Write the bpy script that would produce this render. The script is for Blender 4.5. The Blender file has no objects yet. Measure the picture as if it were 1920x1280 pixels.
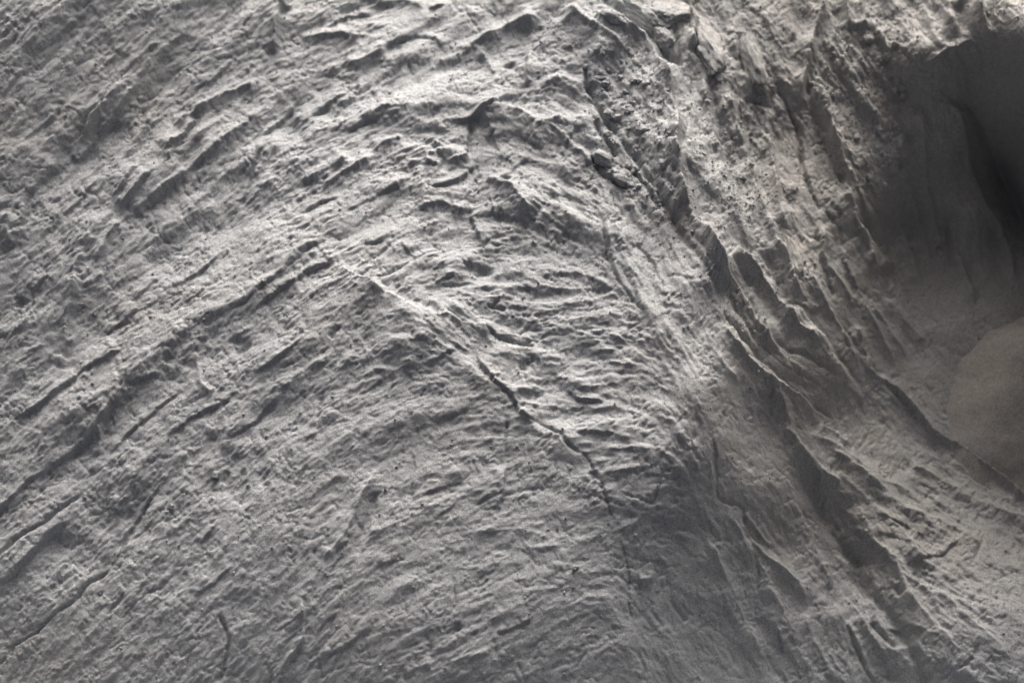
import bpy, math, random
import numpy as np
from mathutils import Vector, Matrix, noise as mnoise

# ------------------------------------------------------------------ camera, sky, sun, exposure
R = math.radians
SC = bpy.context.scene
PX = 0.002                       # metres on the slope for one unit of the survey sheet
SHEET = (1920.0, 1280.0)
PITCH = R(55)                    # the camera looks down by this angle
LENS, SENSOR = 85.0, 36.0
DIST = SHEET[0] * PX * LENS / SENSOR
CAM = np.array([0.0, -DIST * math.cos(PITCH), DIST * math.sin(PITCH)])

cd = bpy.data.cameras.new('camera')
cam = bpy.data.objects.new('camera', cd)
SC.collection.objects.link(cam)
cam.location = CAM
cam.rotation_euler = (R(90) - PITCH, 0, 0)
cd.lens, cd.sensor_width = LENS, SENSOR
cd.clip_start, cd.clip_end = 0.1, 400
cd.dof.use_dof = True
cd.dof.focus_distance = DIST - 0.02
cd.dof.aperture_fstop = 1.0
SC.camera = cam

SUN_EL, SUN_AZ = R(27), R(5)    # azimuth clockwise from the view direction (+Y)
w = bpy.data.worlds.new('World'); SC.world = w; w.use_nodes = True
nt = w.node_tree; nt.nodes.clear()
out = nt.nodes.new('ShaderNodeOutputWorld'); bg = nt.nodes.new('ShaderNodeBackground')
sky = nt.nodes.new('ShaderNodeTexSky'); sky.sky_type = 'NISHITA'; sky.sun_disc = False
sky.sun_elevation = SUN_EL; sky.sun_rotation = SUN_AZ
sky.air_density = 0.1; sky.dust_density = 10.0; sky.ozone_density = 0.0
bg.inputs['Strength'].default_value = 0.15
nt.links.new(sky.outputs[0], bg.inputs[0]); nt.links.new(bg.outputs[0], out.inputs[0])

sd = bpy.data.lights.new('sun', 'SUN'); sun = bpy.data.objects.new('sun', sd)
SC.collection.objects.link(sun)
sd.energy = 2.8; sd.angle = R(46); sd.color = (1.0, 0.975, 0.94)
tow = Vector((math.sin(SUN_AZ) * math.cos(SUN_EL), math.cos(SUN_AZ) * math.cos(SUN_EL), math.sin(SUN_EL)))
sun.rotation_euler = tow.to_track_quat('Z', 'Y').to_euler()
sun.location = tow * 20
vs = SC.view_settings
vs.view_transform = 'Standard'; vs.look = 'None'; vs.gamma = 1.0; vs.use_curve_mapping = False
vs.exposure = 0.38
SC.cycles.use_denoising = True

# ------------------------------------------------------------------ survey sheet <-> world
sP, cP = math.sin(PITCH), math.cos(PITCH)
FWD = np.array([0, cP, -sP]); UPV = np.array([0, sP, cP])
FK = LENS / SENSOR * SHEET[0]
def to_sheet(x, y, z):
    dx, dy, dz = x - CAM[0], y - CAM[1], z - CAM[2]
    dep = dy * FWD[1] + dz * FWD[2]
    return SHEET[0] / 2 + FK * dx / dep, SHEET[1] / 2 - FK * (dy * UPV[1] + dz * UPV[2]) / dep, dep

rng = np.random.default_rng(7)
U0, V0, U1, V1 = -420, -320, 2340, 1600        # the sheet with its margins
ST = 1.25
NU, NV = int((U1 - U0) / ST), int((V1 - V0) / ST)
UU = (U0 + np.arange(NU) * ST).astype(np.float32); VV = (V0 + np.arange(NV) * ST).astype(np.float32)

def fnoise(beta, lo, hi, seed, ang=None, stretch=1.0):
    """filtered noise on the sheet; lo/hi = shortest / longest wavelength"""
    g = np.random.default_rng(seed)
    f = np.fft.rfft2(g.standard_normal((NV, NU)).astype(np.float32))
    ky = np.fft.fftfreq(NV, ST)[:, None]; kx = np.fft.rfftfreq(NU, ST)[None, :]
    if ang is not None:
        c, s = math.cos(R(ang)), -math.sin(R(ang))
        a, b = kx * c + ky * s, -kx * s + ky * c
        k = np.sqrt((a * stretch) ** 2 + b ** 2)
    else:
        k = np.sqrt(kx ** 2 + ky ** 2)
    k[0, 0] = 1
    flt = k ** (-beta) * np.exp(-(k * lo) ** 2) * (1 - np.exp(-(k * hi) ** 2))
    flt[0, 0] = 0
    o = np.fft.irfft2(f * flt, s=(NV, NU)).astype(np.float32)
    return o / o.std()

def sample(F, u, v):
    a = np.clip((u - U0) / ST, 0, NU - 1.001); b = np.clip((v - V0) / ST, 0, NV - 1.001)
    i = a.astype(np.int32); j = b.astype(np.int32); fa = (a - i).astype(np.float32); fb = (b - j).astype(np.float32)
    return (F[j, i] * (1 - fa) + F[j, i + 1] * fa) * (1 - fb) + (F[j + 1, i] * (1 - fa) + F[j + 1, i + 1] * fa) * fb

def rbf(pts, smooth=0.0):
    """thin plate spline through (u, v, value) on a coarse net, then spread over the sheet"""
    P = np.array(pts, float); X = P[:, :2] / 1000.0; n = len(P)
    def ker(r2): return 0.5 * r2 * np.log(r2 + 1e-9)
    d = ((X[:, None] - X[None]) ** 2).sum(-1)
    A = np.zeros((n + 3, n + 3)); A[:n, :n] = ker(d) + np.eye(n) * smooth
    A[:n, n] = 1; A[:n, n + 1:] = X; A[n, :n] = 1; A[n + 1:, :n] = X.T
    wgt = np.linalg.solve(A, np.concatenate([P[:, 2], np.zeros(3)]))
    cs = 15
    gu = np.arange(U0, U1 + cs, cs) / 1000.0; gv = np.arange(V0, V1 + cs, cs) / 1000.0
    G = np.stack(np.meshgrid(gu, gv), -1)
    o = wgt[n] + G[..., 0] * wgt[n + 1] + G[..., 1] * wgt[n + 2]
    for k in range(n):
        o += wgt[k] * ker((G[..., 0] - X[k, 0]) ** 2 + (G[..., 1] - X[k, 1]) ** 2)
    a = np.clip((UU - U0) / cs, 0, len(gu) - 1.001); b = np.clip((VV - V0) / cs, 0, len(gv) - 1.001)
    i = a.astype(int); j = b.astype(int); fa = (a - i)[None]; fb = (b - j)[:, None]
    sm = lambda t: t
    top = o[j][:, i] * (1 - fa) + o[j][:, i + 1] * fa; bot = o[j + 1][:, i] * (1 - fa) + o[j + 1][:, i + 1] * fa
    return (top * (1 - fb) + bot * fb).astype(np.float32)

def blur(F, s):
    ky = np.fft.fftfreq(NV, ST)[:, None]; kx = np.fft.rfftfreq(NU, ST)[None]
    return np.fft.irfft2(np.fft.rfft2(F) * np.exp(-2 * (math.pi * s) ** 2 * (kx ** 2 + ky ** 2)), s=(NV, NU)).astype(np.float32)

def zone(polys, soft):
    M = np.zeros((NV, NU), np.float32)
    for p in polys:
        p = np.array(p, float); ins = np.zeros((NV, NU), bool)
        for k in range(len(p)):
            (xa, ya), (xb, yb) = p[k], p[(k + 1) % len(p)]
            if ya == yb: continue
            cond = (VV[:, None] > min(ya, yb)) & (VV[:, None] <= max(ya, yb))
            xi = xa + (VV[:, None] - ya) * (xb - xa) / (yb - ya)
            ins ^= cond & (UU[None] < xi)
        M[ins] = 1
    return np.clip(blur(M, soft), 0, 1)

# ------------------------------------------------------------------ the large shape of the slope (metres)
MACRO = [
 # top edge and beyond
 (-420,-320,.85),(300,-320,.46),(900,-320,.10),(1300,-320,.30),(1800,-320,.16),(2340,-320,.15),
 (0,0,.44),(350,0,.21),(620,0,.06),(900,0,.05),(1100,20,.17),(1230,60,.17),(1300,60,.15),(1420,60,.13),(1540,30,.07),(1620,40,.07),(1690,50,.07),(1735,110,.08),(1815,75,.13),(1900,70,.20),(1980,70,.22),(2080,60,.05),(2220,60,.0),
 # upper middle
 (-420,350,.30),(0,300,.17),(300,300,.0),(600,300,-.01),(900,300,.04),(1100,250,.10),(1200,300,.12),(1270,300,.15),(1340,300,.04),(1450,250,-.07),(1410,400,-.06),(1470,420,-.13),(1520,180,-.01),(1600,180,-.05),(1665,180,-.08),(1610,280,-.14),(1680,270,-.21),(1655,400,-.38),(1760,200,-.13),(1795,260,-.24),(1870,230,-.36),(1990,220,.02),(2150,250,.05),(2340,350,.05),
 # middle
 (-420,600,.02),(0,600,-.08),(300,600,-.12),(560,500,-.03),(640,510,.0),(850,480,.0),(900,640,-.04),(1100,600,-.01),(1250,500,.06),(1335,530,.07),(1400,540,-.14),(1520,520,-.22),(1600,540,-.40),(1690,440,-.55),(1750,430,-.58),(1835,400,-.48),(1885,540,-.62),(1900,330,-.62),(1925,430,-.72),(2050,450,-.3),
 (-420,850,-.16),(0,850,-.25),(300,850,-.24),(600,750,-.11),(850,800,-.11),(1050,760,-.09),(1250,720,-.01),(1330,720,-.02),(1410,700,-.19),(1500,690,-.33),(1600,670,-.52),(1700,640,-.66),(1800,600,-.63),(1950,620,-.66),(2100,650,-.70),
 (1340,830,-.13),(1420,800,-.34),(1480,800,-.43),(1560,795,-.60),(1640,810,-.72),(1720,820,-.78),(1800,840,-.83),(1920,900,-.88),(2050,850,-.86),
 # lower
 (-420,1200,-.42),(0,1100,-.42),(300,1100,-.38),(600,1050,-.25),(850,1050,-.24),(1100,1000,-.19),(1300,950,-.24),(1420,950,-.47),(1480,900,-.54),(1540,960,-.73),(1600,900,-.68),(1713,884,-.81),(1804,927,-.86),(1920,978,-.90),(2100,1050,-.86),
 (1620,1060,-.86),(1700,1000,-.78),(1780,1030,-.81),(1900,1080,-.84),(1680,1160,-.87),(1780,1180,-.79),(1900,1230,-.80),
 (0,1280,-.56),(300,1280,-.50),(600,1260,-.40),(900,1270,-.38),(1200,1260,-.46),(1400,1120,-.64),(1380,1260,-.77),(1520,1180,-.86),(1560,1280,-.97),(1660,1280,-1.0),
 (-420,1600,-.7),(300,1600,-.8),(900,1600,-.8),(1300,1600,-.9),(1700,1600,-1.2),(2340,1600,-1.3),(2340,900,-.9),
]
ZM = rbf(MACRO, 0.0)
SHADE_WALL = lambda t: np.clip(t, 0, 1) ** 2 * (3 - 2 * np.clip(t, 0, 1))
ZM += 0.5 * (SHADE_WALL((UU - 1950) / 230)[None] * (SHADE_WALL((VV + 260) / 300) * SHADE_WALL((900 - VV) / 260))[:, None]).astype(np.float32)  # unseen rise beyond the right edge, added to keep light out of the hollow
ZM = blur(ZM, 9)

# ------------------------------------------------------------------ traced relief (height in sheet units)
H = np.zeros((NV, NU), np.float32)
def window(u0, v0, u1, v1):
    i0 = max(0, int((u0 - U0) / ST)); i1 = min(NU, int((u1 - U0) / ST) + 2)
    j0 = max(0, int((v0 - V0) / ST)); j1 = min(NV, int((v1 - V0) / ST) + 2)
    return i0, i1, j0, j1
def smooth(t):
    t = np.clip(t, 0, 1); return t * t * (3 - 2 * t)
def trace(kind, A, wd, pts, wr=None, taper=0.18, raw=False):
    """kind C crack, G gully, R crest, S scarp falling to the lower side of the line"""
    p = np.array([[float(q) for q in s.split(',')] for s in pts.split()])
    d = p[-1] - p[0]
    if not raw and d[0] < 0: p = p[::-1]
    if kind == 'C': wd = wd * .72
    reach = {'C': 3 * wd, 'G': 3 * wd, 'R': 4 * max(wd, wr or wd), 'S': 4 * max(wd, wr or wd)}[kind]
    i0, i1, j0, j1 = window(p[:, 0].min() - reach, p[:, 1].min() - reach, p[:, 0].max() + reach, p[:, 1].max() + reach)
    if i1 - i0 < 2 or j1 - j0 < 2: return
    X, Y = np.meshgrid(UU[i0:i1], VV[j0:j1])
    X = X + WX[j0:j1, i0:i1]; Y = Y + WY[j0:j1, i0:i1]
    seg = np.hypot(*(p[1:] - p[:-1]).T); cum = np.concatenate([[0], np.cumsum(seg)]); tot = cum[-1]
    best = np.full(X.shape, 1e9, np.float32); sgn = np.zeros(X.shape, np.float32); par = np.zeros(X.shape, np.float32)
    for k in range(len(seg)):
        a = p[k]; t = (p[k + 1] - a) / seg[k]
        rx, ry = X - a[0], Y - a[1]
        al = np.clip(rx * t[0] + ry * t[1], 0, seg[k])
        qx, qy = rx - al * t[0], ry - al * t[1]
        dd = np.hypot(qx, qy); m = dd < best
        best[m] = dd[m]; sgn[m] = np.where(-rx * t[1] + ry * t[0] >= 0, 1, -1)[m]; par[m] = ((cum[k] + al) / tot)[m]
    fade = smooth(par / taper) * smooth((1 - par) / taper) if taper > 0 else 1.0
    cu, cv = p[:, 0].mean(), p[:, 1].mean()
    if cu > 1090 and cv < 700 and kind in 'RG': fade = fade * (1.25 if kind == 'R' else .75)
    if cu > 1620 and cv > 880 and kind == 'C': fade = fade * .5
    if cu < 1300 and cv > 830 and kind == 'C' and tot < 130: fade = fade * .65
    fade = fade * (1.0 + 0.25 * NM[j0:j1, i0:i1]) * GAIN[kind]
    wv = wd * (0.9 + 0.2 * NM[j0:j1, i0:i1])
    if kind in 'CG':
        h = -A * np.exp(-(best / wv) ** 2)
        pass
    elif kind == 'R':
        up = np.exp(-best / wv); dn = np.exp(-best / (wr or wd))
        h = A * np.where(sgn < 0, up, dn)
    else:
        ws = 0.45 * wd; wl = wr or 3 * wd
        upper = 0.62 * A * np.exp(-best / wl)
        lower = 0.62 * A - A * smooth(best / ws) + 0.38 * A * (1 - np.exp(-np.maximum(best - ws, 0) / (1.5 * wd)))
        lower = np.where(best > ws, -0.38 * A * np.exp(-(best - ws) / (1.5 * wd)), lower)
        h = np.where(sgn < 0, upper, lower)
    H[j0:j1, i0:i1] += (h * fade).astype(np.float32)

WX = 1.5 * fnoise(1.6, 14, 140, 11) + 0.6 * fnoise(0.7, 2.5, 10, 14); WY = 1.5 * fnoise(1.6, 14, 140, 12) + 0.6 * fnoise(0.7, 2.5, 10, 15)
NM = np.clip(fnoise(1.6, 30, 220, 13), -1.6, 1.6)

T = trace
GAIN = {'C': 0.75, 'G': 1.0, 'R': 1.25, 'S': 0.8}
# --- broad ridges and valleys of the left side
T('G', 11, 36, '400,90 330,130 190,260 60,380 20,460', taper=.25); T('G', 13, 42, '540,290 400,420 250,540 150,650 50,770', taper=.25); T('G', 9, 44, '580,540 440,640 320,720 180,830 -10,965', taper=.2)
T('R', 12, 40, '480,180 330,300 180,440 60,560', 30); T('R', 7, 46, '640,440 470,560 330,640 200,740 50,840', 26); T('G', 14, 40, '640,130 560,230 520,290', taper=.3); T('G', 14, 44, '330,880 200,990 60,1110', taper=.3); T('G', 12, 46, '620,700 480,830 360,960', taper=.3)
T('R', 12, 44, '655,505 760,600 880,690 980,790 1090,900', 60, raw=True)
# --- upper left: long diagonal flutes
T('S', 17, 15, '262,138 250,172 217,212 185,256', 22); T('R', 9, 8, '240,155 200,190 145,265', 14)
T('C', 8, 4, '205,183 168,222 140,265'); T('S', 10, 12, '170,262 150,290 140,300')
T('S', 19, 16, '112,296 84,332 54,360 40,386 38,436', 40); T('S', 9, 9, '114,198 100,222 80,236 40,262', 20)
T('S', 10, 9, '258,322 236,352 215,380'); T('S', 12, 10, '285,340 265,362 245,383 225,398')
T('R', 9, 14, '510,200 484,222 403,285 336,343 285,381 235,420 190,458', 5); T('S', 8, 9, '330,350 270,402 235,428')
T('R', 12, 16, '322,242 370,215 420,181 470,168 477,195', 6); T('G', 6, 8, '432,204 424,214'); T('G', 5, 7, '461,192 452,205')
T('S', 16, 12, '372,226 346,262 309,302'); T('S', 8, 9, '350,270 330,290 318,318')
T('C', 9, 5, '490,285 480,319 467,360 447,383'); T('R', 14, 16, '540,-10 524,34 517,74 511,110', 6); T('G', 8, 9, '534,15 528,42')
T('C', 7, 4, '494,47 482,62 470,77'); T('C', 6, 4, '460,48 452,70'); T('S', 8, 8, '560,190 520,232 490,262')
T('S', 8, 8, '300,80 262,112 225,150'); T('S', 7, 8, '350,60 318,90'); T('S', 8, 9, '60,120 30,150 0,190'); T('S', 7, 9, '140,40 100,80 70,100')
T('S', 7, 8, '190,340 160,372 120,410'); T('S', 8, 9, '200,20 185,34'); T('S', 7, 7, '440,110 400,150 360,175'); T('S', 8, 8, '30,40 0,75')
T('R', 9, 30, '20,400 15,430 20,470', 26)
# --- left: long scarps
T('S', 8, 7, '628,433 578,470 524,521 470,561 430,585 369,615 336,638 322,658 309,684', 42, taper=.12)
T('C', 5, 4, '628,433 578,470 524,521 470,561 430,585 369,615 336,638', taper=.1)
T('S', 9, 8, '645,478 571,514 517,551 467,588'); T('G', 10, 10, '322,668 314,684'); T('G', 7, 16, '440,630 462,664')
T('R', 9, 6, '366,660 374,690 376,715 392,745', 18, raw=True); T('G', 6, 10, '336,682 373,694'); T('S', 9, 9, '300,698 262,712 240,726')
T('S', 11, 14, '225,745 203,762 192,790 188,822'); T('R', 5, 7, '185,790 186,820 182,850', 12, raw=True)
T('S', 13, 12, '156,693 114,729 67,762 20,790', 26); T('S', 9, 10, '230,650 200,670 150,700')
T('S', 12, 13, '215,756 160,815 128,848 77,884 44,907 10,944 -40,985', 40, taper=.1)
T('R', 12, 14, '161,474 141,507 138,548 124,591 124,615 121,648 112,690', 7, taper=.1); T('G', 7, 12, '128,640 118,672')
T('R', 9, 15, '240,425 218,437 195,470 178,498', 6); T('S', 11, 9, '92,515 60,550'); T('G', 9, 9, '40,556 34,578')
T('S', 15, 11, '262,574 225,602 192,628', 30); T('S', 9, 9, '353,722 285,773 235,816 201,850'); T('S', 9, 9, '447,725 420,749 369,779 312,816')
T('G', 9, 7, '638,615 618,638'); T('S', 7, 7, '560,640 520,672 480,700'); T('S', 8, 8, '520,740 470,790 420,820'); T('C', 6, 3.5, '610,730 598,775 590,800')
T('S', 8, 8, '300,520 250,560'); T('S', 7, 8, '420,470 360,520 320,545')
# --- lower left
T('C', 9, 5, '161,920 117,954 84,984 34,1011 -10,1052'); T('S', 14, 12, '140,966 87,1004 60,1038 27,1072 -10,1105', 22)
T('C', 8, 4, '292,917 269,954 235,1011 228,1038 215,1058'); T('S', 7, 7, '300,900 280,930 262,965')
T('C', 8, 4, '215,1065 165,1095 144,1119 111,1146 71,1186 27,1209 -5,1256', taper=.1)
T('C', 9, 4, '299,1099 269,1119 222,1166'); T('C', 7, 4, '332,1011 322,1058'); T('S', 7, 7, '403,984 373,1018')
T('C', 9, 4.5, '413,1150 424,1180 431,1206 430,1230 406,1285', taper=.1); T('C', 8, 5, '322,1223 302,1243 292,1270'); T('C', 8, 5, '71,1236 44,1285')
T('S', 14, 9, '561,1112 568,1152 568,1193 551,1226 531,1250', 16); T('C', 8, 4, '598,1146 578,1186'); T('C', 7, 4, '631,1146 618,1190 612,1230')
T('G', 6, 6, '427,880 417,904'); T('C', 8, 5, '507,880 487,904'); T('C', 8, 4, '467,904 450,947'); T('C', 8, 4, '504,907 500,934'); T('C', 8, 5, '578,873 564,894 555,925')
T('R', 12, 16, '706,872 690,917 674,944 650,994 625,1030 600,1050', 7); T('G', 9, 10, '710,915 690,968 664,1045'); T('S', 8, 8, '640,1040 610,1080')
T('C', 7, 5, '74,1135 62,1162'); T('C', 6, 4, '355,1220 350,1275'); T('S', 8, 8, '440,1060 390,1100 360,1120'); T('C', 7, 4, '235,1110 210,1150 205,1185'); T('C', 7, 4, '500,1240 510,1285'); T('C', 6, 4, '590,1205 605,1280')
# --- bottom middle
T('S', 14, 8, '946,872 944,917 939,956', 16, raw=False); T('C', 8, 4, '774,848 773,951'); T('C', 8, 4.5, '801,1189 806,1215 811,1240'); T('C', 8, 4, '758,1112 761,1156')
T('C', 9, 4, '852,1078 852,1152'); T('C', 7, 4, '892,1068 896,1102'); T('C', 6, 4, '925,1195 935,1245'); T('G', 8, 7, '856,1168 862,1184')
T('R', 4, 12, '835,1246 875,1230 922,1226', 6); T('R', 4, 12, '758,1266 781,1253 811,1246', 6); T('C', 8, 4, '968,1240 993,1285'); T('C', 7, 4, '1191,1216 1208,1253 1208,1285')
T('C', 8, 5, '1100,1218 1080,1253'); T('S', 7, 7, '811,974 852,944'); T('C', 5, 4, '882,954 942,927 1036,914')
T('S', 11, 8, '1010,792 990,790 972,779 962,749 925,722 905,685 892,658', 18, raw=False); T('G', 7, 9, '960,765 972,783')
T('C', 7, 3.6, '996,793 1050,820 1060,840 1095,857 1110,885 1128,905 1135,930 1142,960 1152,985', taper=.12); T('G', 9, 8, '1104,884 1116,902')
T('C', 9, 4, '1157,1005 1171,1035 1177,1085 1181,1135 1187,1169'); T('C', 6, 3.5, '1164,924 1224,947 1245,884'); T('S', 8, 7, '1208,968 1171,1005')
T('C', 4, 5, '1235,1065 1239,1102 1231,1132 1191,1166'); T('R', 8, 14, '1195,1090 1228,1085', 12); T('C', 6, 4, '1140,1090 1175,1050'); T('C', 5, 3, '1140,1105 1178,1070')
T('R', 3, 12, '880,1000 950,992 1040,1005', 7); T('R', 3, 10, '930,1022 1000,1030 1060,1022', 6); T('S', 7, 7, '700,1170 640,1215 600,1240'); T('S', 8, 9, '1000,1160 930,1190')
T('C', 6, 4, '1110,930 1180,955'); T('C', 7, 4, '1250,1120 1290,1170'); T('S', 6, 8, '760,1040 690,1070'); T('S', 7, 8, '870,900 800,925')
# --- centre
T('R', 15, 8, '632,500 650,509 674,524 707,546 730,560', 30); T('C', 6, 3, '668,508 694,525')
T('R', 10, 9, '714,548 768,581 815,598 842,598 882,611 909,618 925,634', 20, taper=.1)
T('C', 8, 3.4, '838,588 860,600 882,610'); T('C', 7, 4, '909,615 929,637 952,645 1009,655'); T('R', 6, 12, '846,584 875,582 905,602', 8); T('R', 5, 9, '930,622 960,632 1005,642', 7)
T('C', 7, 3, '784,487 731,514 694,522'); T('C', 6, 3, '825,470 784,487'); T('S', 6, 4, '754,457 784,487', 10); T('C', 6, 3, '640,476 680,460 724,453'); T('C', 5, 3, '670,504 734,464'); T('C', 6, 3, '810,460 838,482')
T('S', 8, 6, '855,517 815,531'); T('G', 7, 8, '866,504 925,517'); T('C', 7, 3, '920,580 930,570 938,560'); T('C', 6, 3, '912,575 950,585')
T('S', 10, 8, '1130,425 1140,480 1157,530', 14); T('C', 9, 4.5, '1128,420 1140,480 1157,530 1177,554 1218,591'); T('C', 7, 4, '1191,457 1224,497 1240,530'); T('C', 6, 4, '1238,632 1261,665')
T('G', 8, 7, '1003,675 976,699'); T('S', 10, 8, '1137,754 1090,752 1060,730', 14); T('R', 6, 10, '1043,709 1070,712 1100,705', 7)
for a in ('1005,520 1080,512 1150,545', '1010,545 1075,545 1150,538', '1045,572 1110,566 1160,550', '1060,603 1100,596 1150,600', '990,598 1040,590 1070,606', '1000,630 1060,620 1110,632', '1080,640 1130,622 1180,640',
          '1040,660 1100,655 1160,664', '1085,690 1140,680 1195,690', '1050,735 1120,728 1170,715', '1090,775 1150,765 1210,780', '1075,820 1140,812 1190,822', '1130,845 1180,838 1230,848', '1120,890 1180,880 1240,872',
          '940,545 990,540 1040,552', '860,545 920,538 980,545', '770,560 800,566 830,580'):
    T('R', 3.6, 12, a, 4)
T('S', 8, 8, '720,705 690,730 668,740'); T('C', 6, 3.5, '704,645 697,668'); T('C', 7, 4, '738,720 728,748'); T('C', 6, 4, '800,735 788,752'); T('R', 6, 12, '690,690 740,700 785,690', 6)
T('C', 6, 3.5, '775,632 775,650'); T('C', 5, 3.5, '813,635 812,665'); T('C', 6, 3.5, '855,655 878,664'); T('S', 6, 7, '880,770 830,790'); T('C', 7, 4, '952,790 948,830 944,870')
T('S', 8, 10, '790,690 860,660', 20)
# --- top middle
T('R', 17, 16, '842,111 882,91 905,81 936,64 962,50 1003,40 1020,46', 14); T('R', 9, 7, '895,97 915,122 929,150', 7); T('G', 12, 17, '955,122 968,142'); T('R', 10, 8, '995,95 992,130 989,168', 8)
T('S', 10, 14, '690,112 707,104 741,87 781,74 821,77 838,100', 26); T('G', 8, 8, '757,111 741,141 727,200'); T('C', 7, 4, '868,20 885,44 902,71'); T('S', 9, 8, '640,252 690,232 764,214', 20)
T('S', 9, 8, '764,212 710,216'); T('S', 13, 9, '828,232 882,228 925,208 942,188 989,175', 22); T('G', 8, 5, '885,232 882,269 883,300'); T('R', 14, 24, '890,232 905,220 942,212 976,222 1006,245 1056,232 1090,235 1103,258', 38, taper=.1)
T('R', 12, 16, '1010,168 1043,157 1100,161', 14); T('S', 7, 7, '815,262 821,289 838,306'); T('R', 8, 10, '838,306 883,299', 7); T('R', 8, 12, '795,312 831,320', 8); T('G', 8, 7, '948,338 944,352')
T('R', 10, 14, '640,130 690,118 730,100', 8); T('R', 9, 12, '700,300 650,330 600,352', 7); T('R', 9, 12, '760,262 700,290', 7); T('S', 9, 9, '900,310 850,345 800,360', 18); T('S', 10, 9, '880,400 900,440 905,460', 18, raw=False)
T('R', 9, 15, '780,395 830,385 880,400', 8); T('R', 10, 14, '900,330 960,360 1000,420', 8); T('R', 8, 12, '1000,425 1040,440 1055,452', 8); T('S', 8, 8, '760,345 700,372 650,400'); T('R', 8, 12, '560,345 620,318 660,305', 8)
T('S', 9, 9, '650,180 600,205 560,235'); T('S', 8, 8, '600,60 640,40 700,30'); T('R', 9, 12, '560,80 620,70 680,78', 7); T('S', 8, 8, '800,25 840,20'); T('R', 9, 14, '700,12 760,8 800,25', 8); T('S', 8, 8, '990,300 960,320')
T('S', 8, 8, '560,400 600,380 640,372'); T('C', 7, 4, '590,415 560,440'); T('R', 8, 10, '1060,280 1090,295 1105,320', 10); T('S', 8, 8, '1050,330 1100,360', 12)
# --- crest and the crumbly strip right of the middle
T('C', 16, 6, '1096,118 1104,168 1124,208 1137,235 1164,265'); T('G', 14, 6, '1150,250 1164,265 1198,302 1218,336 1245,386 1265,427 1280,447 1307,484 1334,524 1354,558 1367,585', taper=.1)
T('R', 24, 13, '1231,111 1250,160 1262,200 1268,240 1265,293 1272,335 1285,388 1299,419 1320,450 1345,490 1368,535', 24, taper=.08, raw=True)
T('R', 14, 12, '1055,12 1087,44 1137,77 1177,111', 22, raw=True); T('R', 15, 9, '1100,38 1130,40 1164,50 1204,77 1231,111 1240,145', 26)
T('G', 26, 9, '1125,-20 1137,0 1177,34 1211,64 1238,94 1272,132', taper=.08); T('G', 16, 7, '1262,60 1270,100 1276,140', taper=.1); T('G', 10, 6, '1224,30 1226,64')
T('R', 18, 10, '1290,20 1297,45 1300,70 1298,108', 10, raw=True); T('G', 18, 10, '1312,40 1306,80 1310,120')
T('C', 10, 5, '1110,230 1130,262 1160,300'); T('C', 10, 5, '1105,300 1130,330 1160,350 1190,360'); T('C', 9, 4, '1175,310 1210,345 1240,400'); T('S', 9, 7, '1105,290 1130,305 1150,345', 16)
T('C', 6, 3, '1175,405 1140,432')
# --- right of the crest, down into the hollow
T('C', 12, 5, '1440,130 1468,188 1488,228 1502,269 1505,319 1522,369 1545,420'); T('R', 14, 10, '1552,-10 1535,50 1518,94 1508,151 1498,208', 12, raw=True)
T('G', 16, 9, '1522,140 1518,181 1532,228 1545,269 1566,319 1580,360', taper=.12); T('R', 16, 8, '1532,161 1549,218 1566,269 1582,312 1613,386 1640,440', 14, raw=True, taper=.1)
T('G', 9, 10, '1566,20 1572,57'); T('G', 9, 10, '1597,5 1604,54'); T('R', 12, 7, '1585,0 1588,40 1592,70', 7, raw=True); T('R', 12, 7, '1615,0 1618,40 1622,66', 8, raw=True)
T('R', 9, 10, '1825,76 1767,111 1725,138', 10); T('G', 14, 12, '1795,0 1805,50 1800,85'); T('G', 10, 14, '1760,10 1775,60 1785,92'); T('R', 12, 9, '1832,0 1845,50 1850,90', 9, raw=True)
T('R', 14, 34, '1760,178 1800,240 1812,310 1850,400 1890,480 1910,560', 14, raw=True); T('G', 10, 10, '1385,60 1400,140'); T('G', 14, 8, '1395,190 1440,200 1450,160')
T('S', 10, 9, '1690,300 1700,340'); T('S', 9, 8, '1640,240 1660,275'); T('S', 10, 9, '1600,180 1620,230'); T('S', 10, 9, '1640,60 1668,110'); T('S', 9, 9, '1690,90 1720,130'); T('S', 9, 8, '1560,120 1590,165')
T('S', 9, 9, '1590,290 1612,330'); T('S', 9, 9, '1620,330 1645,380'); T('S', 8, 8, '1650,150 1690,200')
for a, b in ((9, '1310,140 1330,230 1352,320 1384,420 1412,480'), (9, '1362,170 1386,260 1412,350 1442,430'), (8, '1432,200 1442,290 1457,380 1482,450'), (8, '1575,330 1600,420 1640,520 1660,600'), (7, '1480,570 1540,640 1600,740'), (8, '1340,600 1400,680 1470,740 1540,780')):
    T('R', a * 2.0, 9, b, 18, raw=True)
for b in ('1325,140 1347,230 1370,320 1402,420 1430,480', '1378,170 1402,260 1428,350 1458,430', '1595,330 1622,420 1658,510', '1500,580 1560,650 1620,740', '1362,600 1420,670 1490,730'):
    T('G', 12, 8, b)
for b in ('1300,420 1330,470 1370,530 1410,600 1460,660 1530,720', '1395,480 1425,530 1465,590 1530,650 1590,720', '1420,480 1450,540 1500,610 1560,670', '1500,470 1530,540 1570,610 1620,690', '1330,560 1370,620 1420,680 1490,750', '1320,620 1350,680 1390,730', '1570,470 1600,530 1640,620 1680,700'):
    T('R', 6, 5, b, 9, raw=True); 
for b in ('1285,430 1318,480 1355,540 1395,612 1440,668', '1560,590 1610,660 1660,730 1720,790', '1440,690 1500,750 1570,790'):
    T('C', 8, 5, b)
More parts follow.
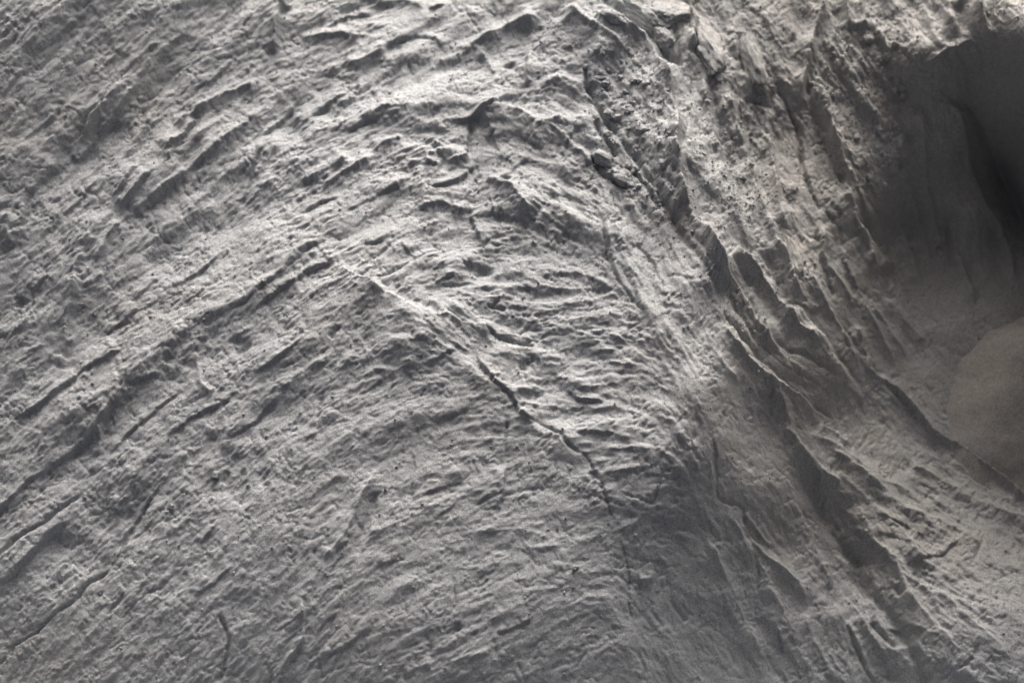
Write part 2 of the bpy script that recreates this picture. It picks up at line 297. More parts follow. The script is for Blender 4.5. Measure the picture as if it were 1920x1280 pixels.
# furrows that sweep down and right
T('R', 12, 7, '1314,430 1347,480 1371,541 1404,591 1448,645 1475,672', 12, raw=True); T('G', 13, 6, '1337,480 1381,541 1401,574 1428,615 1455,648 1488,662 1535,685 1580,720', taper=.1)
T('R', 13, 7, '1364,450 1408,497 1428,541 1475,600 1540,660', 14, raw=True); T('G', 13, 6, '1381,487 1408,554'); T('R', 14, 7, '1440,400 1455,450 1478,504 1498,554 1514,568', 14, raw=True); T('G', 13, 10, '1430,470 1455,530 1480,580')
T('G', 14, 6, '1529,430 1529,477 1545,515 1566,566'); T('R', 13, 7, '1535,425 1542,487 1582,541 1604,584', 11, raw=True); T('G', 12, 9, '1559,430 1572,490 1599,541 1613,576'); T('C', 9, 4, '1355,590 1380,625 1410,650')
T('R', 10, 18, '1616,440 1640,480 1668,516', 18, raw=True); T('S', 8, 8, '1470,566 1520,582 1555,577'); T('C', 8, 4, '1420,640 1470,690 1520,720 1560,745'); T('C', 6, 4, '1400,660 1440,705 1480,735')
T('R', 17, 5, '1606,611 1629,699 1683,742 1713,773 1747,810 1791,833 1824,860 1851,884 1901,921 1930,942', 10, raw=True, taper=.06)
T('G', 4, 5, '1700,775 1735,808 1752,818')
# --- walls of the hollow
for b in ('1685,230 1697,330 1722,440 1745,520', '1725,190 1730,290 1742,390 1765,480', '1655,340 1685,440 1730,540', '1850,140 1862,230 1880,300', '1625,560 1660,620 1700,670', '1775,420 1800,500 1830,570', '1660,560 1700,610 1740,650'):
    T('R', 9, 9, b, 14, raw=True)
for b in ('1705,240 1715,330 1738,430', '1750,330 1760,420 1785,520', '1640,430 1680,520 1725,600'):
    T('G', 9, 8, b)
# --- lower right bank and gully
for a, b in ((7, '1500,800 1580,850 1660,905 1720,930'), (7, '1540,835 1620,890 1700,960 1780,1010'), (7, '1565,885 1640,950 1720,1030 1800,1090'), (6, '1600,985 1680,1060 1760,1130'), (6, '1640,1065 1720,1140 1800,1220'), (6, '1680,940 1760,980 1850,1030'), (5, '1740,1100 1820,1160 1900,1240'), (6, '1440,760 1500,840 1560,930')):
    T('R', a, 5, b, 11, raw=True)
for a, b in ((10, '1362,940 1400,1030 1450,1120 1500,1210'), (9, '1470,880 1490,950 1530,1040 1560,1110'), (9, '1330,1000 1360,1090 1400,1170 1440,1260'), (11, '1600,940 1640,1020 1690,1090 1720,1170'), (8, '1690,1000 1730,1060 1800,1100'), (10, '1560,1130 1600,1200 1650,1290'), (8, '1500,1150 1530,1210 1570,1290')):
    T('R', a, 12, b, 18, raw=True)
T('R', 11, 9, '1448,742 1470,770 1482,800 1498,840 1515,857 1549,897 1582,917', 14, raw=True, taper=.1); T('R', 10, 10, '1535,796 1560,815 1582,833 1600,830', 12, raw=True)
T('G', 19, 17, '1492,850 1522,910 1542,961 1566,1011 1599,1048 1609,1085 1636,1119 1676,1165 1715,1240 1740,1320', taper=.1); T('G', 5, 9, '1566,1005 1599,1046 1636,1062'); T('G', 13, 9, '1629,1166 1655,1195 1685,1222')
T('R', 9, 6, '1404,1008 1448,1065 1495,1102 1515,1140', 10); T('C', 9, 5, '1330,800 1337,850 1347,934 1391,951 1404,1008'); T('C', 9, 5, '1414,1040 1414,1080 1421,1119'); T('S', 9, 8, '1390,955 1420,1000 1455,1035')
T('C', 13, 5, '1582,1172 1616,1246 1640,1290'); T('C', 12, 5, '1636,1210 1663,1253 1672,1290'); T('R', 11, 8, '1610,1150 1625,1190 1665,1240', 10, raw=True)
T('R', 12, 12, '1700,880 1713,884 1750,897 1804,927 1868,957 1930,982', 14, taper=.06); T('G', 8, 8, '1680,1104 1690,1120'); T('C', 6, 5, '1722,1070 1714,1085 1735,1105 1747,1118'); T('S', 6, 6, '1636,998 1697,1015')
T('S', 9, 7, '1640,962 1672,975 1713,996', 12); T('C', 8, 5, '1700,960 1708,1000'); T('C', 8, 6, '1835,1205 1825,1235 1790,1262'); T('C', 8, 6, '1890,1150 1872,1180'); T('S', 9, 9, '1660,1178 1700,1172 1735,1185', 12)
T('C', 7, 5, '1560,862 1620,880 1660,905 1690,925'); T('C', 7, 4, '1850,1010 1820,1060'); T('C', 6, 4, '1790,1130 1830,1150'); T('C', 8, 5, '1900,1020 1920,1045'); T('S', 9, 9, '1700,1060 1770,1040 1800,1010', 16)
T('S', 8, 8, '1460,1180 1470,1230', 14); T('C', 7, 5, '1550,1160 1540,1220'); T('R', 9, 8, '1545,1060 1555,1085 1552,1110', 8, raw=True)

# ------------------------------------------------------------------ strewn facets that follow the grain of the slope
GR = [(100,200,48),(300,300,44),(100,700,42),(300,600,37),(100,1050,45),(350,900,44),(300,1200,56),(500,1150,62),(550,500,35),(650,300,24),(750,150,20),(950,60,14),(700,450,28),(850,430,10),(850,620,-28),(700,780,30),(900,900,14),
 (1000,600,-4),(1100,600,-4),(1100,750,4),(1000,1050,14),(1150,950,18),(800,1150,32),(1000,1220,40),(1230,1100,-50),(1000,350,-30),(1180,450,-58),(1250,560,-62),(1150,250,-50),(1230,330,-58),(1300,200,-75),(1400,300,-66),(1500,300,-70),
 (1600,250,-55),(1700,100,-58),(1750,350,-80),(1400,560,-56),(1500,650,-46),(1340,800,-75),(1450,1000,-58),(1600,1000,-55),(1750,1000,-28),(1850,1150,-25),(1600,1230,-60),(1330,1180,-55)]
HT = H.copy(); H[:] = 0                    # traced relief kept apart from what is strewn over it
gp = np.array(GR, float)
def grain(u, v):
    wg = 1.0 / (((gp[:, 0] - u) ** 2 + (gp[:, 1] - v) ** 2) + 900.0) ** 1.6
    a = np.radians(gp[:, 2]) * 2
    return 0.5 * math.atan2((wg * np.sin(a)).sum(), (wg * np.cos(a)).sum())
CRUMB = zone([[(1098,110),(1130,60),(1200,70),(1240,140),(1262,220),(1262,300),(1290,410),(1260,400),(1190,300),(1130,240),(1110,200)],
              [(1095,250),(1150,270),(1250,400),(1200,390),(1120,340)],
              [(1300,100),(1330,170),(1420,190),(1450,260),(1430,420),(1360,430),(1310,330),(1295,200)],
              [(1540,60),(1700,40),(1740,120),(1690,220),(1690,330),(1640,380),(1590,330),(1550,230)],
              [(1850,0),(1930,0),(1930,60),(1860,90)], [(960,40),(1080,50),(1100,110),(1000,95)]], 12)
CALM = zone([[(1690,420),(1720,260),(1980,200),(2100,1000),(1940,960),(1720,850),(1660,740),(1650,560)]], 22)
SIZE = [(4.5, 7000), (9, 2600), (17, 700), (34, 340), (65, 150)]
gs = np.random.default_rng(21)
for wb, n in SIZE:
    for _ in range(n):
        u = gs.uniform(U0 + 30, U1 - 30); v = gs.uniform(V0 + 30, V1 - 30)
        calm = sample(CALM, np.array([u]), np.array([v]))[0]
        if gs.random() < calm * 0.95: continue
        tg = np.interp(v, [500, 760, 1000], [1.0, .72, .62]) * np.interp(u, [200, 750], [.7, 1]) if u < 1300 else (1.0 if v < 500 else .7)
        th = grain(u, v) + gs.normal(0, 0.24)
        wbb = wb * gs.uniform(.7, 1.35); la = wbb * gs.uniform(2.5, 7.5); A = tg * wbb * gs.uniform(.04, .20) * (1 if wb < 12 else .62)
        c, s = math.cos(th), -math.sin(th)
        rad = la * 1.02 + wbb
        ex, ey = abs(c) * la + abs(s) * wbb + 2, abs(s) * la + abs(c) * wbb + 2
        i0, i1, j0, j1 = window(u - ex, v - ey, u + ex, v + ey)
        X = UU[None, i0:i1] + WX[j0:j1, i0:i1] - u; Y = VV[j0:j1, None] + WY[j0:j1, i0:i1] - v
        a = (X * c + Y * s) / la; b = (-X * s + Y * c) / wbb + gs.normal(0, .25) * a * a
        if gs.random() < .14: b = -b
        sh = gs.uniform(.18, .4)
        prof = np.where(b < 0, 1 + b, 1 - b / sh).clip(0, 1)
        H[j0:j1, i0:i1] += A * prof * np.clip(1 - a * a, 0, 1) ** 1.3

# hair cracks, mostly with the grain, some across it
for _ in range(1100):
    u = gs.uniform(U0 + 60, U1 - 60); v = gs.uniform(V0 + 60, V1 - 60)
    if sample(CALM, np.array([u]), np.array([v]))[0] > .4 or (u > 1580 and v > 850 and gs.random() < .8): continue
    th = grain(u, v) + (gs.normal(0, .35) if gs.random() < .68 else gs.uniform(.8, 1.9))
    la = gs.uniform(10, 48); wc = gs.uniform(1.5, 2.8); A = gs.uniform(1.0, 3.2); c, s = math.cos(th), -math.sin(th)
    i0, i1, j0, j1 = window(u - abs(c) * la - 8, v - abs(s) * la - 8, u + abs(c) * la + 8, v + abs(s) * la + 8)
    X = UU[None, i0:i1] + 1.6 * WX[j0:j1, i0:i1] - u; Y = VV[j0:j1, None] + 1.6 * WY[j0:j1, i0:i1] - v
    a = (X * c + Y * s) / la; b = -X * s + Y * c + gs.normal(0, 4) * a * a
    H[j0:j1, i0:i1] -= A * np.exp(-(b / wc) ** 2) * np.clip(1 - a * a, 0, 1)

# crumbs: rounded lumps packed in the crumbly strips
BMP = np.zeros((NV, NU), np.float32)
cnt = 0
while cnt < 3600:
    u = gs.uniform(900, 1960); v = gs.uniform(-60, 480)
    m = sample(CRUMB, np.array([u]), np.array([v]))[0]
    if gs.random() > m: 
        if gs.random() < .02: cnt += 1
        continue
    cnt += 1
    r = 2.6 + 13 * gs.random() ** 4; rb = r * gs.uniform(.5, .95); th = gs.uniform(0, 6.3) if gs.random() < .5 else -grain(u, v)
    c, s = math.cos(th), math.sin(th)
    i0, i1, j0, j1 = window(u - r, v - r, u + r, v + r)
    X = UU[None, i0:i1] - u + .5 * WX[j0:j1, i0:i1]; Y = VV[j0:j1, None] - v + .5 * WY[j0:j1, i0:i1]
    q = 1 - ((X * c + Y * s) / r) ** 2 - ((-X * s + Y * c) / rb) ** 2
    BMP[j0:j1, i0:i1] = np.maximum(BMP[j0:j1, i0:i1], (rb * gs.uniform(.3, 1.1)) * np.minimum(np.clip(q, 0, 1) * 1.5, gs.uniform(.55, 1) + (X * gs.normal(0, .35) + Y * gs.normal(0, .35)) / r).clip(0, 2))
H += 0.36 * BMP * (1 - 0.6 * (UU[None] > 1290))

# roughness of the packed powder, drawn out along the grain
ROUGH = 1 - 0.3 * CALM
cg = np.array([[grain(u, v) for u in range(U0, U1 + 40, 40)] for v in range(V0, V1 + 40, 40)])
iu = np.clip(((UU - U0) / 40).astype(int), 0, cg.shape[1] - 1); iv = np.clip(((VV - V0) / 40).astype(int), 0, cg.shape[0] - 1)
C2 = blur(np.cos(2 * cg)[iv][:, iu].astype(np.float32), 25); S2 = blur(np.sin(2 * cg)[iv][:, iu].astype(np.float32), 25)
wsum = 0; acc = 0; crum = 0; PATCH = np.clip(.55 + .55 * fnoise(1.6, 30, 260, 66, 30, 1.6), .08, 1.5)
for k, ang in enumerate((52, 25, 0, -30, -60, -82)):
    wk = np.exp(5 * (C2 * math.cos(2 * R(ang)) + S2 * math.sin(2 * R(ang))))
    fn = fnoise(1.05, 1.8, 34, 50 + k, ang, 7.0)
    c1 = fnoise(2.2, 5, 150, 70 + k, ang, 3.2); c2 = fnoise(1.9, 3, 50, 80 + k, ang, 3.6); c3 = fnoise(1.6, 2.0, 18, 90 + k, ang, 3.0)
    acc = acc + wk * (fn - 0.5 * np.abs(fn)); wsum = wsum + wk
    crum = crum + wk * (6.0 * np.abs(c1) - 3.0 * np.abs(np.roll(c1, 97, 1)) + PATCH * (2.0 * np.abs(np.roll(c2, 61, 1)) - 1.9 * np.abs(c2) + .8 * np.abs(c3) - .6 * np.abs(np.roll(c3, 33, 0))))
TG = np.clip(rbf([(100,200,.8),(100,900,.75),(400,600,.8),(400,1150,.65),(700,300,1.1),(950,150,1.0),(900,450,1.0),(1080,600,1.1),(800,850,.6),(1000,1000,.55),(900,1230,.55),(1150,900,.7),(1200,1150,.55),(1250,550,.8),(1400,300,1.1),(1600,200,1.2),(1450,700,.8),(1400,1050,.8),(1700,1050,.9),(1880,1200,.9),(1800,500,.5),(-400,600,.7),(2300,600,.6),(900,-300,.9),(900,1580,.6)]), .25, 1.3)
H += ROUGH * (0.62 * TG * (.45 + .65 * PATCH) * acc + (.35 + .65 * TG) * crum) / wsum
# fine creases that branch and cross, in patches, and low crumpled facets between them
for k, (sd_, hi, an, st_, dep) in enumerate(((141, 80, 35, 1.8, 2.0), (142, 60, -50, 1.6, 1.7), (143, 46, 70, 1.5, 1.3))):
    nn_ = fnoise(1.75, 3.4, hi, sd_, an, st_)
    mk = np.clip(.15 + .8 * fnoise(1.5, 20, 120, sd_ + 10), 0, 1.2)
    gr_ = np.hypot(*np.gradient(nn_)) / ST + 1e-3
    H -= ROUGH * dep * mk * np.exp(-(nn_ / (gr_ * 1.9)) ** 2)
    H += ROUGH * (1.0 - .2 * k) * np.abs(nn_) * (.4 + .6 * mk)
N1 = fnoise(1.75, 3.0, 160, 31); N2 = fnoise(1.1, 1.6, 14, 32)
H += ROUGH * (0.8 * N1 + 0.34 * N2 + 0.15 * CRUMB * N2)
H += ROUGH * 1.2 * np.abs(fnoise(1.4, 3, 60, 33, 42, 3.0)) * (UU[None] < 700) - ROUGH * 0.7
AMP = np.clip(rbf([(100,200,.85),(100,900,.85),(400,600,.85),(400,1150,.75),(700,300,.95),(950,150,1.0),(900,450,1.0),(1080,600,1.0),(800,850,.7),(1000,1050,.65),(900,1230,.65),(1200,1150,.7),(1250,550,1),(1400,300,1.1),(1600,200,1.1),(1450,700,1.0),(1400,1050,1),(1700,1050,1),(1880,1200,.9),(-400,600,.65),(2300,600,.9),(900,-300,.9),(900,1580,.7)]), .55, 1.15)
H = blur(H * AMP + HT * np.minimum(AMP + .2, 1.1), 0.55)

# ------------------------------------------------------------------ the slope itself: one sheet, fine where it is seen
def axis(core0, core1, step, mid0, mid1, mstep, far0, far1):
    a = list(np.arange(core0, core1, step))
    def out_(st, lim, far, sg):
        o = []; x = st; d = step
        while sg * (x - lim) < 0:
            d = min(d * 1.25, mstep); x += sg * d; o.append(x)
        while sg * (x - far) < 0:
            d *= 1.35; x += sg * d; o.append(x)
        return o
    lo = out_(core0, mid0, far0, -1); hi = out_(a[-1], mid1, far1, 1)
    return np.array(lo[::-1] + a + hi)
FINE = 1.85 * PX
xs = axis(-2.25, 2.2, FINE, -2.85, 2.85, 0.012, -60, 60)
ys = axis(-1.75, 1.85, FINE * 1.12, -2.6, 2.6, 0.014, -60, 60)
GX, GY = np.meshgrid(xs, ys)
ux, uy = np.clip(GX, -2.7, 2.7), np.clip(GY, -2.6, 2.4)
Z = np.zeros_like(GX)
for it in range(26):
    su, sv, _ = to_sheet(ux, uy, Z)
    Z += 0.45 * (sample(ZM, su, sv) - Z)
su, sv, _ = to_sheet(ux, uy, Z)
Z = Z + PX * sample(H, su, sv)
rr = np.maximum(np.maximum(np.abs(GX) - 2.7, np.maximum(-2.6 - GY, GY - 2.4)), 0)
Z = Z * np.exp(-rr / 6) - 0.9 * (1 - np.exp(-rr / 6)) + 0.10 * np.sin(GX * 1.3 + 1) * np.sin(GY * 1.1) * (1 - np.exp(-rr / 2))

ny, nx = GX.shape
me = bpy.data.meshes.new('slope')
co = np.stack([GX, GY, Z], -1).reshape(-1, 3).astype(np.float32)
idx = np.arange(nx * ny, dtype=np.int32).reshape(ny, nx)
fc = np.stack([idx[:-1, :-1], idx[:-1, 1:], idx[1:, 1:], idx[1:, :-1]], -1).reshape(-1, 4)
me.vertices.add(len(co)); me.vertices.foreach_set('co', co.ravel())
me.loops.add(fc.size); me.loops.foreach_set('vertex_index', fc.ravel())
me.polygons.add(len(fc)); me.polygons.foreach_set('loop_start', np.arange(0, fc.size, 4, dtype=np.int32))
me.polygons.foreach_set('use_smooth', np.ones(len(fc), bool))
me.update(calc_edges=True)
slope = bpy.data.objects.new('slope', me); SC.collection.objects.link(slope)
slope['kind'] = 'structure'
slope['label'] = 'furrowed grey slope of packed powdery earth with ridges, cracks and a dark hollow'

# ------------------------------------------------------------------ materials
def earth(name, base, rough=0.8, spec=0.35, bump=1.0, dust=None):
    m = bpy.data.materials.new(name); m.use_nodes = True
    t = m.node_tree; N = t.nodes; L = t.links
    p = N['Principled BSDF']; p.inputs['Roughness'].default_value = rough; p.inputs['Specular IOR Level'].default_value = spec
    tc = N.new('ShaderNodeNewGeometry')
    def nz(scale, det, ro=0.6):
        n = N.new('ShaderNodeTexNoise'); n.inputs['Scale'].default_value = scale; n.inputs['Detail'].default_value = det; n.inputs['Roughness'].default_value = ro
        L.new(tc.outputs['Position'], n.inputs['Vector']); return n
    a = nz(2.2, 6); b = nz(38, 5); v = N.new('ShaderNodeTexVoronoi'); v.inputs['Scale'].default_value = 330; L.new(tc.outputs['Position'], v.inputs['Vector'])
    def mr(src, lo, hi, f0=0.3, f1=0.7):
        r = N.new('ShaderNodeMapRange'); r.inputs[1].default_value = f0; r.inputs[2].default_value = f1; r.inputs[3].default_value = lo; r.inputs[4].default_value = hi
        L.new(src, r.inputs[0]); return r.outputs[0]
    def mul(x, y):
        q = N.new('ShaderNodeMath'); q.operation = 'MULTIPLY'; L.new(x, q.inputs[0]); L.new(y, q.inputs[1]); return q.outputs[0]
    sep = N.new('ShaderNodeSeparateColor'); L.new(v.outputs['Color'], sep.inputs[0])
    f = mul(mul(mr(a.outputs['Fac'], .90, 1.08), mr(b.outputs['Fac'], .93, 1.07)), mr(sep.outputs[0], .70, 1.30, 0, 1))
    mx = N.new('ShaderNodeMix'); mx.data_type = 'RGBA'; mx.blend_type = 'MULTIPLY'; mx.inputs['Factor'].default_value = 1
    mx.inputs[6].default_value = (*base, 1); L.new(f, mx.inputs[7])
    src = mx.outputs[2]
    # loose brown dust patches, plus the hollow's warm shadow hue painted into the colour
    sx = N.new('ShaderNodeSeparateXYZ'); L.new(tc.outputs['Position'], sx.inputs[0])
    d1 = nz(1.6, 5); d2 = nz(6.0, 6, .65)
    shade_tint = mul(mr(sx.outputs[0], 0, 1, .35, 1.15), mr(sx.outputs[1], 0, 1, -.95, -.35))
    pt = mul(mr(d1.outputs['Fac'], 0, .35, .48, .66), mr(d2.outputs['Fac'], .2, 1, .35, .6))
    ad = N.new('ShaderNodeMath'); ad.operation = 'ADD'; ad.use_clamp = True; L.new(pt, ad.inputs[0]); L.new(mul(shade_tint, mr(d2.outputs['Fac'], .55, 1.0)), ad.inputs[1])
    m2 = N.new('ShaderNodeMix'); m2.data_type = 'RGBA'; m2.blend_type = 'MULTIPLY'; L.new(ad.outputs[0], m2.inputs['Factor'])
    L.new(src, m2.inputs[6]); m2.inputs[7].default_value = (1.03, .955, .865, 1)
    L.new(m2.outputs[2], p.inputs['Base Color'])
    bn = N.new('ShaderNodeBump'); bn.inputs['Strength'].default_value = 0.9 * bump; bn.inputs['Distance'].default_value = 0.004
    c = nz(190, 4, .75); L.new(c.outputs['Fac'], bn.inputs['Height'])
    L.new(bn.outputs[0], p.inputs['Normal'])
    return m
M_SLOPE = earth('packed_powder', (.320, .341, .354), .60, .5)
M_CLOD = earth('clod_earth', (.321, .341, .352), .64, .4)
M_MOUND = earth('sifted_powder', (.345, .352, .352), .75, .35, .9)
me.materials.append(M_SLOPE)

# ------------------------------------------------------------------ things lying on the slope
su2, sv2, dp2 = to_sheet(GX, GY, Z)
seen = (su2 > -60) & (su2 < 1980) & (sv2 > -60) & (sv2 < 1340)
fu, fv, fd, fp = su2[seen], sv2[seen], dp2[seen], co.reshape(ny, nx, 3)[seen]
nrm = np.zeros((len(co), 3), np.float32); me.vertices.foreach_get('normal', nrm.ravel()); 
nv_ = np.empty(len(co) * 3, np.float32); me.vertices.foreach_get('normal', nv_); fn_ = nv_.reshape(ny, nx, 3)[seen]
def ground(u, v):
    m = np.nonzero((np.abs(fu - u) < 2.6) & (np.abs(fv - v) < 2.6))[0]
    if len(m) == 0: m = np.array([np.argmin((fu - u) ** 2 + (fv - v) ** 2)])
    k = m[np.argmin(fd[m])]
    near = np.nonzero((np.abs(fu - u) < 12) & (np.abs(fv - v) < 12) & (np.abs(fd - fd[k]) < .08))[0]
    n = fn_[near].mean(0) if len(near) else fn_[k]
    return Vector(fp[k].tolist()), Vector(n.tolist()).normalized()
def unproject(u, v, z):
    d = FWD + (u - SHEET[0] / 2) / FK * np.array([1, 0, 0]) - (v - SHEET[1] / 2) / FK * UPV
    t = (z - CAM[2]) / d[2]
    return Vector((CAM + t * d).tolist())

import bmesh
def lump_mesh(name, seed, sub=4, cuts=16, rough=.2, mat=None):
    rd = random.Random(seed); bm = bmesh.new(); bmesh.ops.create_icosphere(bm, subdivisions=sub, radius=1.0)
    pl = []
    for _ in range(cuts):
        n = Vector((rd.gauss(0, 1), rd.gauss(0, 1), rd.gauss(0, .8))).normalized(); pl.append((n, rd.uniform(.55, .85)))
    off = Vector((rd.uniform(0, 90), rd.uniform(0, 90), rd.uniform(0, 90)))
    for vt in bm.verts:
        q = vt.co.copy()
        for n, d in pl:
            e = q.dot(n) - d
            if e > 0: q -= n * e * .97
        q *= 1 + rough * mnoise.noise(q * 1.7 + off) + .6 * rough * mnoise.noise(q * 5 + off) + .45 * rough * mnoise.noise(q * 12 + off)
        vt.co = q
    for f in bm.faces: f.smooth = True
    m = bpy.data.meshes.new(name); bm.to_mesh(m); bm.free()
    m.materials.append(mat or M_CLOD)
    return m
LUMPS = [lump_mesh('clod', 100 + k) for k in range(9)]
BIG = [lump_mesh('lump', 300 + k, 5, 12, .24) for k in range(6)]

def lay(name, mesh, u, v, a, b, h, turn, label, cat, group=None, sink=.45):
    """a x b sheet units long and wide, h high, turned in the plane of the ground"""
    p, n = ground(u, v)
    o = bpy.data.objects.new(name, mesh); SC.collection.objects.link(o)
    x = Vector((math.cos(R(turn)), math.sin(R(turn)), 0)); x = (x - n * x.dot(n)).normalized(); y = n.cross(x)
    rot = Matrix((x, y, n)).transposed().to_4x4()
    sc = Matrix.Diagonal((a * PX / 1.5, b * PX / 1.5, h * PX / 1.5, 1))
    o.matrix_world = Matrix.Translation(p + n * h * PX * (.5 - sink)) @ rot @ sc
    o['label'] = label; o['category'] = cat; o['kind'] = 'thing'
    if group: o['group'] = group
    return o

# powder heap in the hollow
def heap():
    rings, segs = 60, 140; rad, hgt = .50, .29
    vts, fcs = [], []
    for i in range(rings + 1):
        t = i / rings
        for j in range(segs):
            a = 2 * math.pi * j / segs; r = t * rad * 1.12
            wob = 1 + .05 * math.sin(2 * a + .6) + .03 * math.sin(5 * a)
            rr_ = r * wob; tt = r / rad
            prof = hgt * (1 - (math.sqrt(tt * tt + .02) - math.sqrt(.02)) / (math.sqrt(1.02) - math.sqrt(.02)))
            px_, py_ = rr_ * math.cos(a), rr_ * math.sin(a)
            prof += .012 * mnoise.noise(Vector((px_ * 7, py_ * 7, 3))) + .004 * mnoise.noise(Vector((px_ * 26, py_ * 26, 5)))
            vts.append((px_, py_, prof))
    for i in range(rings):
        for j in range(segs):
            q = (j + 1) % segs
            fcs.append((i * segs + j, (i + 1) * segs + j, (i + 1) * segs + q, i * segs + q))
    lo = len(vts)
    for j in range(segs):
        x_, y_, z_ = vts[rings * segs + j]; vts.append((x_, y_, z_ - .45))
    for j in range(segs):
        q = (j + 1) % segs; fcs.append((rings * segs + j, lo + j, lo + q, rings * segs + q))
    m = bpy.data.meshes.new('powder_heap'); m.from_pydata(vts, [], fcs); m.update()
    for p_ in m.polygons: p_.use_smooth = True
    m.materials.append(M_MOUND)
    o = bpy.data.objects.new('powder_heap', m); SC.collection.objects.link(o)
    ap = unproject(1945, 634, -.555); o.location = (ap.x, ap.y, -.555 - hgt)
    o['label'] = 'smooth rounded heap of fine dark grey powder at the bottom of the shaded hollow'; o['category'] = 'heap'
heap()

B = BIG; K = LUMPS
for a in [
 ('clod', K[0], 1133, 296, 46, 26, 18, -28, 'largest oval grey clod in the crumbly strip, above the long dark furrow', 'clod'),
 ('clod', K[1], 1163, 335, 36, 22, 17, -35, 'angular grey clod just below the largest oval clod', 'clod'),
 ('pebble', K[2], 1240, 307, 12, 16, 10, 20, 'small pale pebble sitting in a notch beside the bright crest', 'pebble'),
 ('clod', K[3], 1118, 91, 20, 15, 12, 10, 'pale squarish nugget ringed by a dark gap above the crumbly strip', 'clod'),
 ('clod', K[4], 1132, 99, 9, 8, 7, 40, 'tiny pale crumb touching the squarish nugget', 'clod'),
 ('earth_slab', B[0], 1148, 30, 62, 24, 20, -36, 'oblong grey slab with a bright top edge wedged in the dark cleft', 'slab', None, .72),
 ('earth_slab', B[1], 1193, 26, 96, 44, 26, -42, 'long leaf-shaped grey slab right of the dark cleft, tapering downhill', 'slab', None, .72),
 ('earth_slab', B[2], 1246, 64, 60, 42, 26, -50, 'short wedge-shaped slab at the lower end of the leaf-shaped slab', 'slab', None, .72),
 ('earth_block', B[3], 1262, 22, 66, 80, 34, -70, 'tall smooth grey block with a bright upright edge at the top of the crest', 'block', None, .72),
 ('earth_lump', B[4], 1340, 92, 124, 58, 40, -72, 'big bulbous lump with a bright flank beside the tall smooth block', 'lump', None, .72),
 ('earth_lump', B[5], 1412, 118, 120, 44, 30, -76, 'long upright grey lump to the right of the big bulbous lump', 'lump', None, .72),
 ('earth_lump', K[5], 1355, 143, 28, 24, 18, 0, 'round knob at the foot of the big bulbous lump', 'lump', None, .72),
 ('earth_lump', B[2], 1494, 482, 100, 46, 26, -66, 'smooth drop-shaped lump among the furrows sweeping into the hollow', 'lump', None, .72),
 ('earth_lump', B[0], 1478, 352, 70, 56, 26, -60, 'broad flat-faced grey lump on the slope above the dark hollow', 'lump', None, .72),
 ('clod', K[6], 1098, 128, 12, 10, 9, 0, 'small rounded knob at the head of the long dark crack', 'clod'),
 ('flake', K[7], 1120, 145, 30, 7, 5, 0, 'thin flat sliver of earth lying level in the crumbly strip', 'flake'),
 ('clod', K[8], 1140, 212, 26, 16, 15, -15, 'pointed pale clod overhanging the dark slot of the crumbly strip', 'clod'),
 ('clod', K[2], 1140, 250, 18, 14, 12, 25, 'half-round grey clod where the long furrow begins', 'clod'),
 ('knob', K[3], 406, 889, 17, 14, 13, 30, 'small round pale knob with a dark gap beside it, low on the left slope', 'clod'),
 ('pebble', K[4], 320, 948, 11, 10, 7, 0, 'tiny round pebble below a bright speck, low on the left slope', 'pebble'),
 ('pebble', K[5], 1081, 1062, 13, 9, 9, 15, 'small whitish pebble alone on the lower middle slope', 'pebble'),
 ('pebble', K[6], 494, 527, 10, 8, 8, 0, 'small whitish pebble on the flat shelf above the long left scarp', 'pebble'),
 ('clod', K[7], 1709, 460, 12, 11, 11, 0, 'left one of two small clods on the shaded wall of the hollow', 'clod'),
 ('clod', K[8], 1757, 459, 11, 11, 10, 50, 'right one of two small clods on the shaded wall of the hollow', 'clod'),
]: lay(*a)

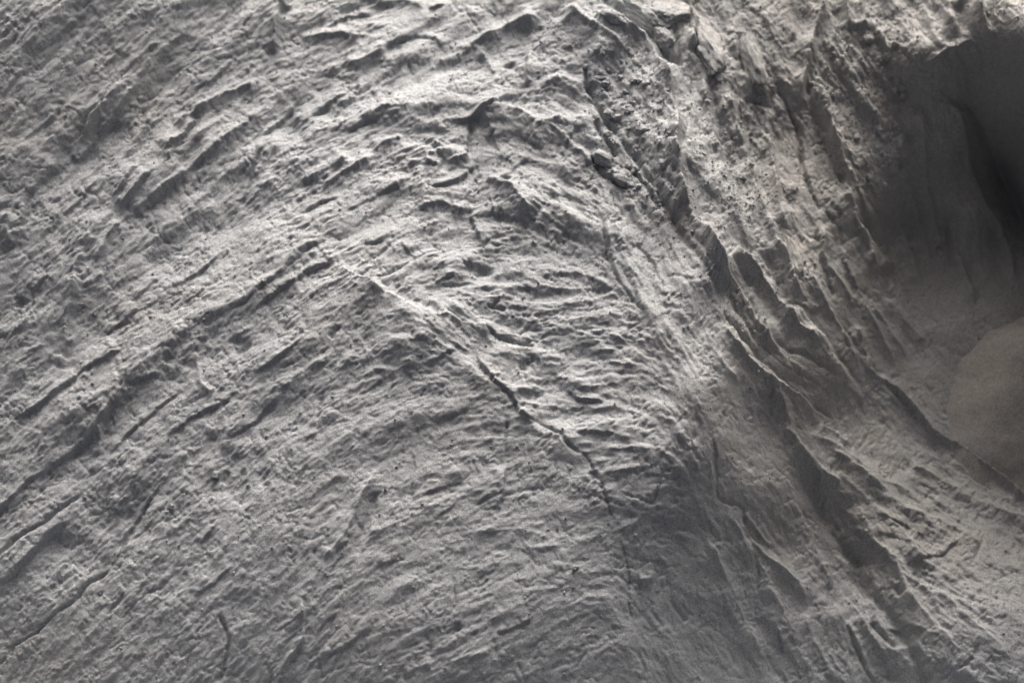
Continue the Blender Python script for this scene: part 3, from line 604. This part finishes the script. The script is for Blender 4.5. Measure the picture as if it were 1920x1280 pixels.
rd = random.Random(5)
def strew(n, poly, group, label, lo, hi):
    P = np.array(poly, float); k = 0; c = 0
    while k < n and c < 8000:
        c += 1
        u = rd.uniform(P[:, 0].min(), P[:, 0].max()); v = rd.uniform(P[:, 1].min(), P[:, 1].max()); ins = False
        for q in range(len(P)):
            (xa, ya), (xb, yb) = P[q], P[(q + 1) % len(P)]
            if (ya > v) != (yb > v) and u < xa + (v - ya) * (xb - xa) / (yb - ya): ins = not ins
        if not ins: continue
        k += 1
        a = lo + (hi - lo) * rd.random() ** 2.2
        lay('clod', K[rd.randrange(9)], u, v, a, a * rd.uniform(.55, .95), a * rd.uniform(.45, .75), rd.uniform(-90, 90), label, 'clod', group, .42)
strew(34, [(1105,135),(1190,120),(1245,190),(1258,290),(1220,270),(1165,240),(1125,200)], 'clods on the crumbly strip', 'small grey clod in the crumbly strip left of the bright crest', 6, 17)
strew(18, [(1100,265),(1160,290),(1240,380),(1205,370),(1120,330)], 'clods below the largest oval clod', 'small grey clod beside the furrow below the crumbly strip', 6, 14)
strew(16, [(1305,170),(1420,200),(1440,300),(1420,420),(1360,430),(1310,330)], 'clods right of the bright crest', 'small warm grey clod on the broken slope right of the bright crest', 6, 19)
strew(18, [(1550,80),(1700,60),(1730,130),(1690,220),(1680,330),(1630,350),(1570,240)], 'clods above the hollow', 'warm grey clod on the rough face above the dark hollow', 8, 20)

# ------------------------------------------------------------------ loose grit caught on the broken ground
def grit(n=3800):
    cu, cv = su2[seen], sv2[seen]
    wgt = .026 + sample(CRUMB, cu, cv) * .45 + .25 * np.exp(-((cu - 1330 - .55 * (cv - 480)) / 70) ** 2) * (cv < 760) * (cv > 350)
    wgt = wgt * (cu > -20) * (cu < 1940); wgt /= wgt.sum()
    g = np.random.default_rng(77); pick = g.choice(len(cu), n, p=wgt)
    bm = bmesh.new(); bmesh.ops.create_icosphere(bm, subdivisions=1, radius=1.0)
    bv = np.array([v.co[:] for v in bm.verts]); bf = np.array([[v.index for v in f.verts] for f in bm.faces]); bm.free()
    pv = fp[pick]; nn = fn_[pick]
    sz = PX * (1.0 + 2.6 * g.random(n) ** 3)
    vv = bv[None] * (sz[:, None, None] * g.uniform(.55, 1.25, (n, len(bv), 1)) * g.uniform(.6, 1.2, (n, 1, 3))) + (pv + nn * (sz * .35)[:, None])[:, None]
    ff = bf[None] + (np.arange(n) * len(bv))[:, None, None]
    m = bpy.data.meshes.new('grit'); m.from_pydata(vv.reshape(-1, 3).tolist(), [], ff.reshape(-1, 3).tolist()); m.update()
    m.materials.append(M_CLOD)
    o = bpy.data.objects.new('grit', m); SC.collection.objects.link(o); o['kind'] = 'stuff'
    o['label'] = 'loose grey grit scattered over the broken ground'; o['category'] = 'grit'
grit()
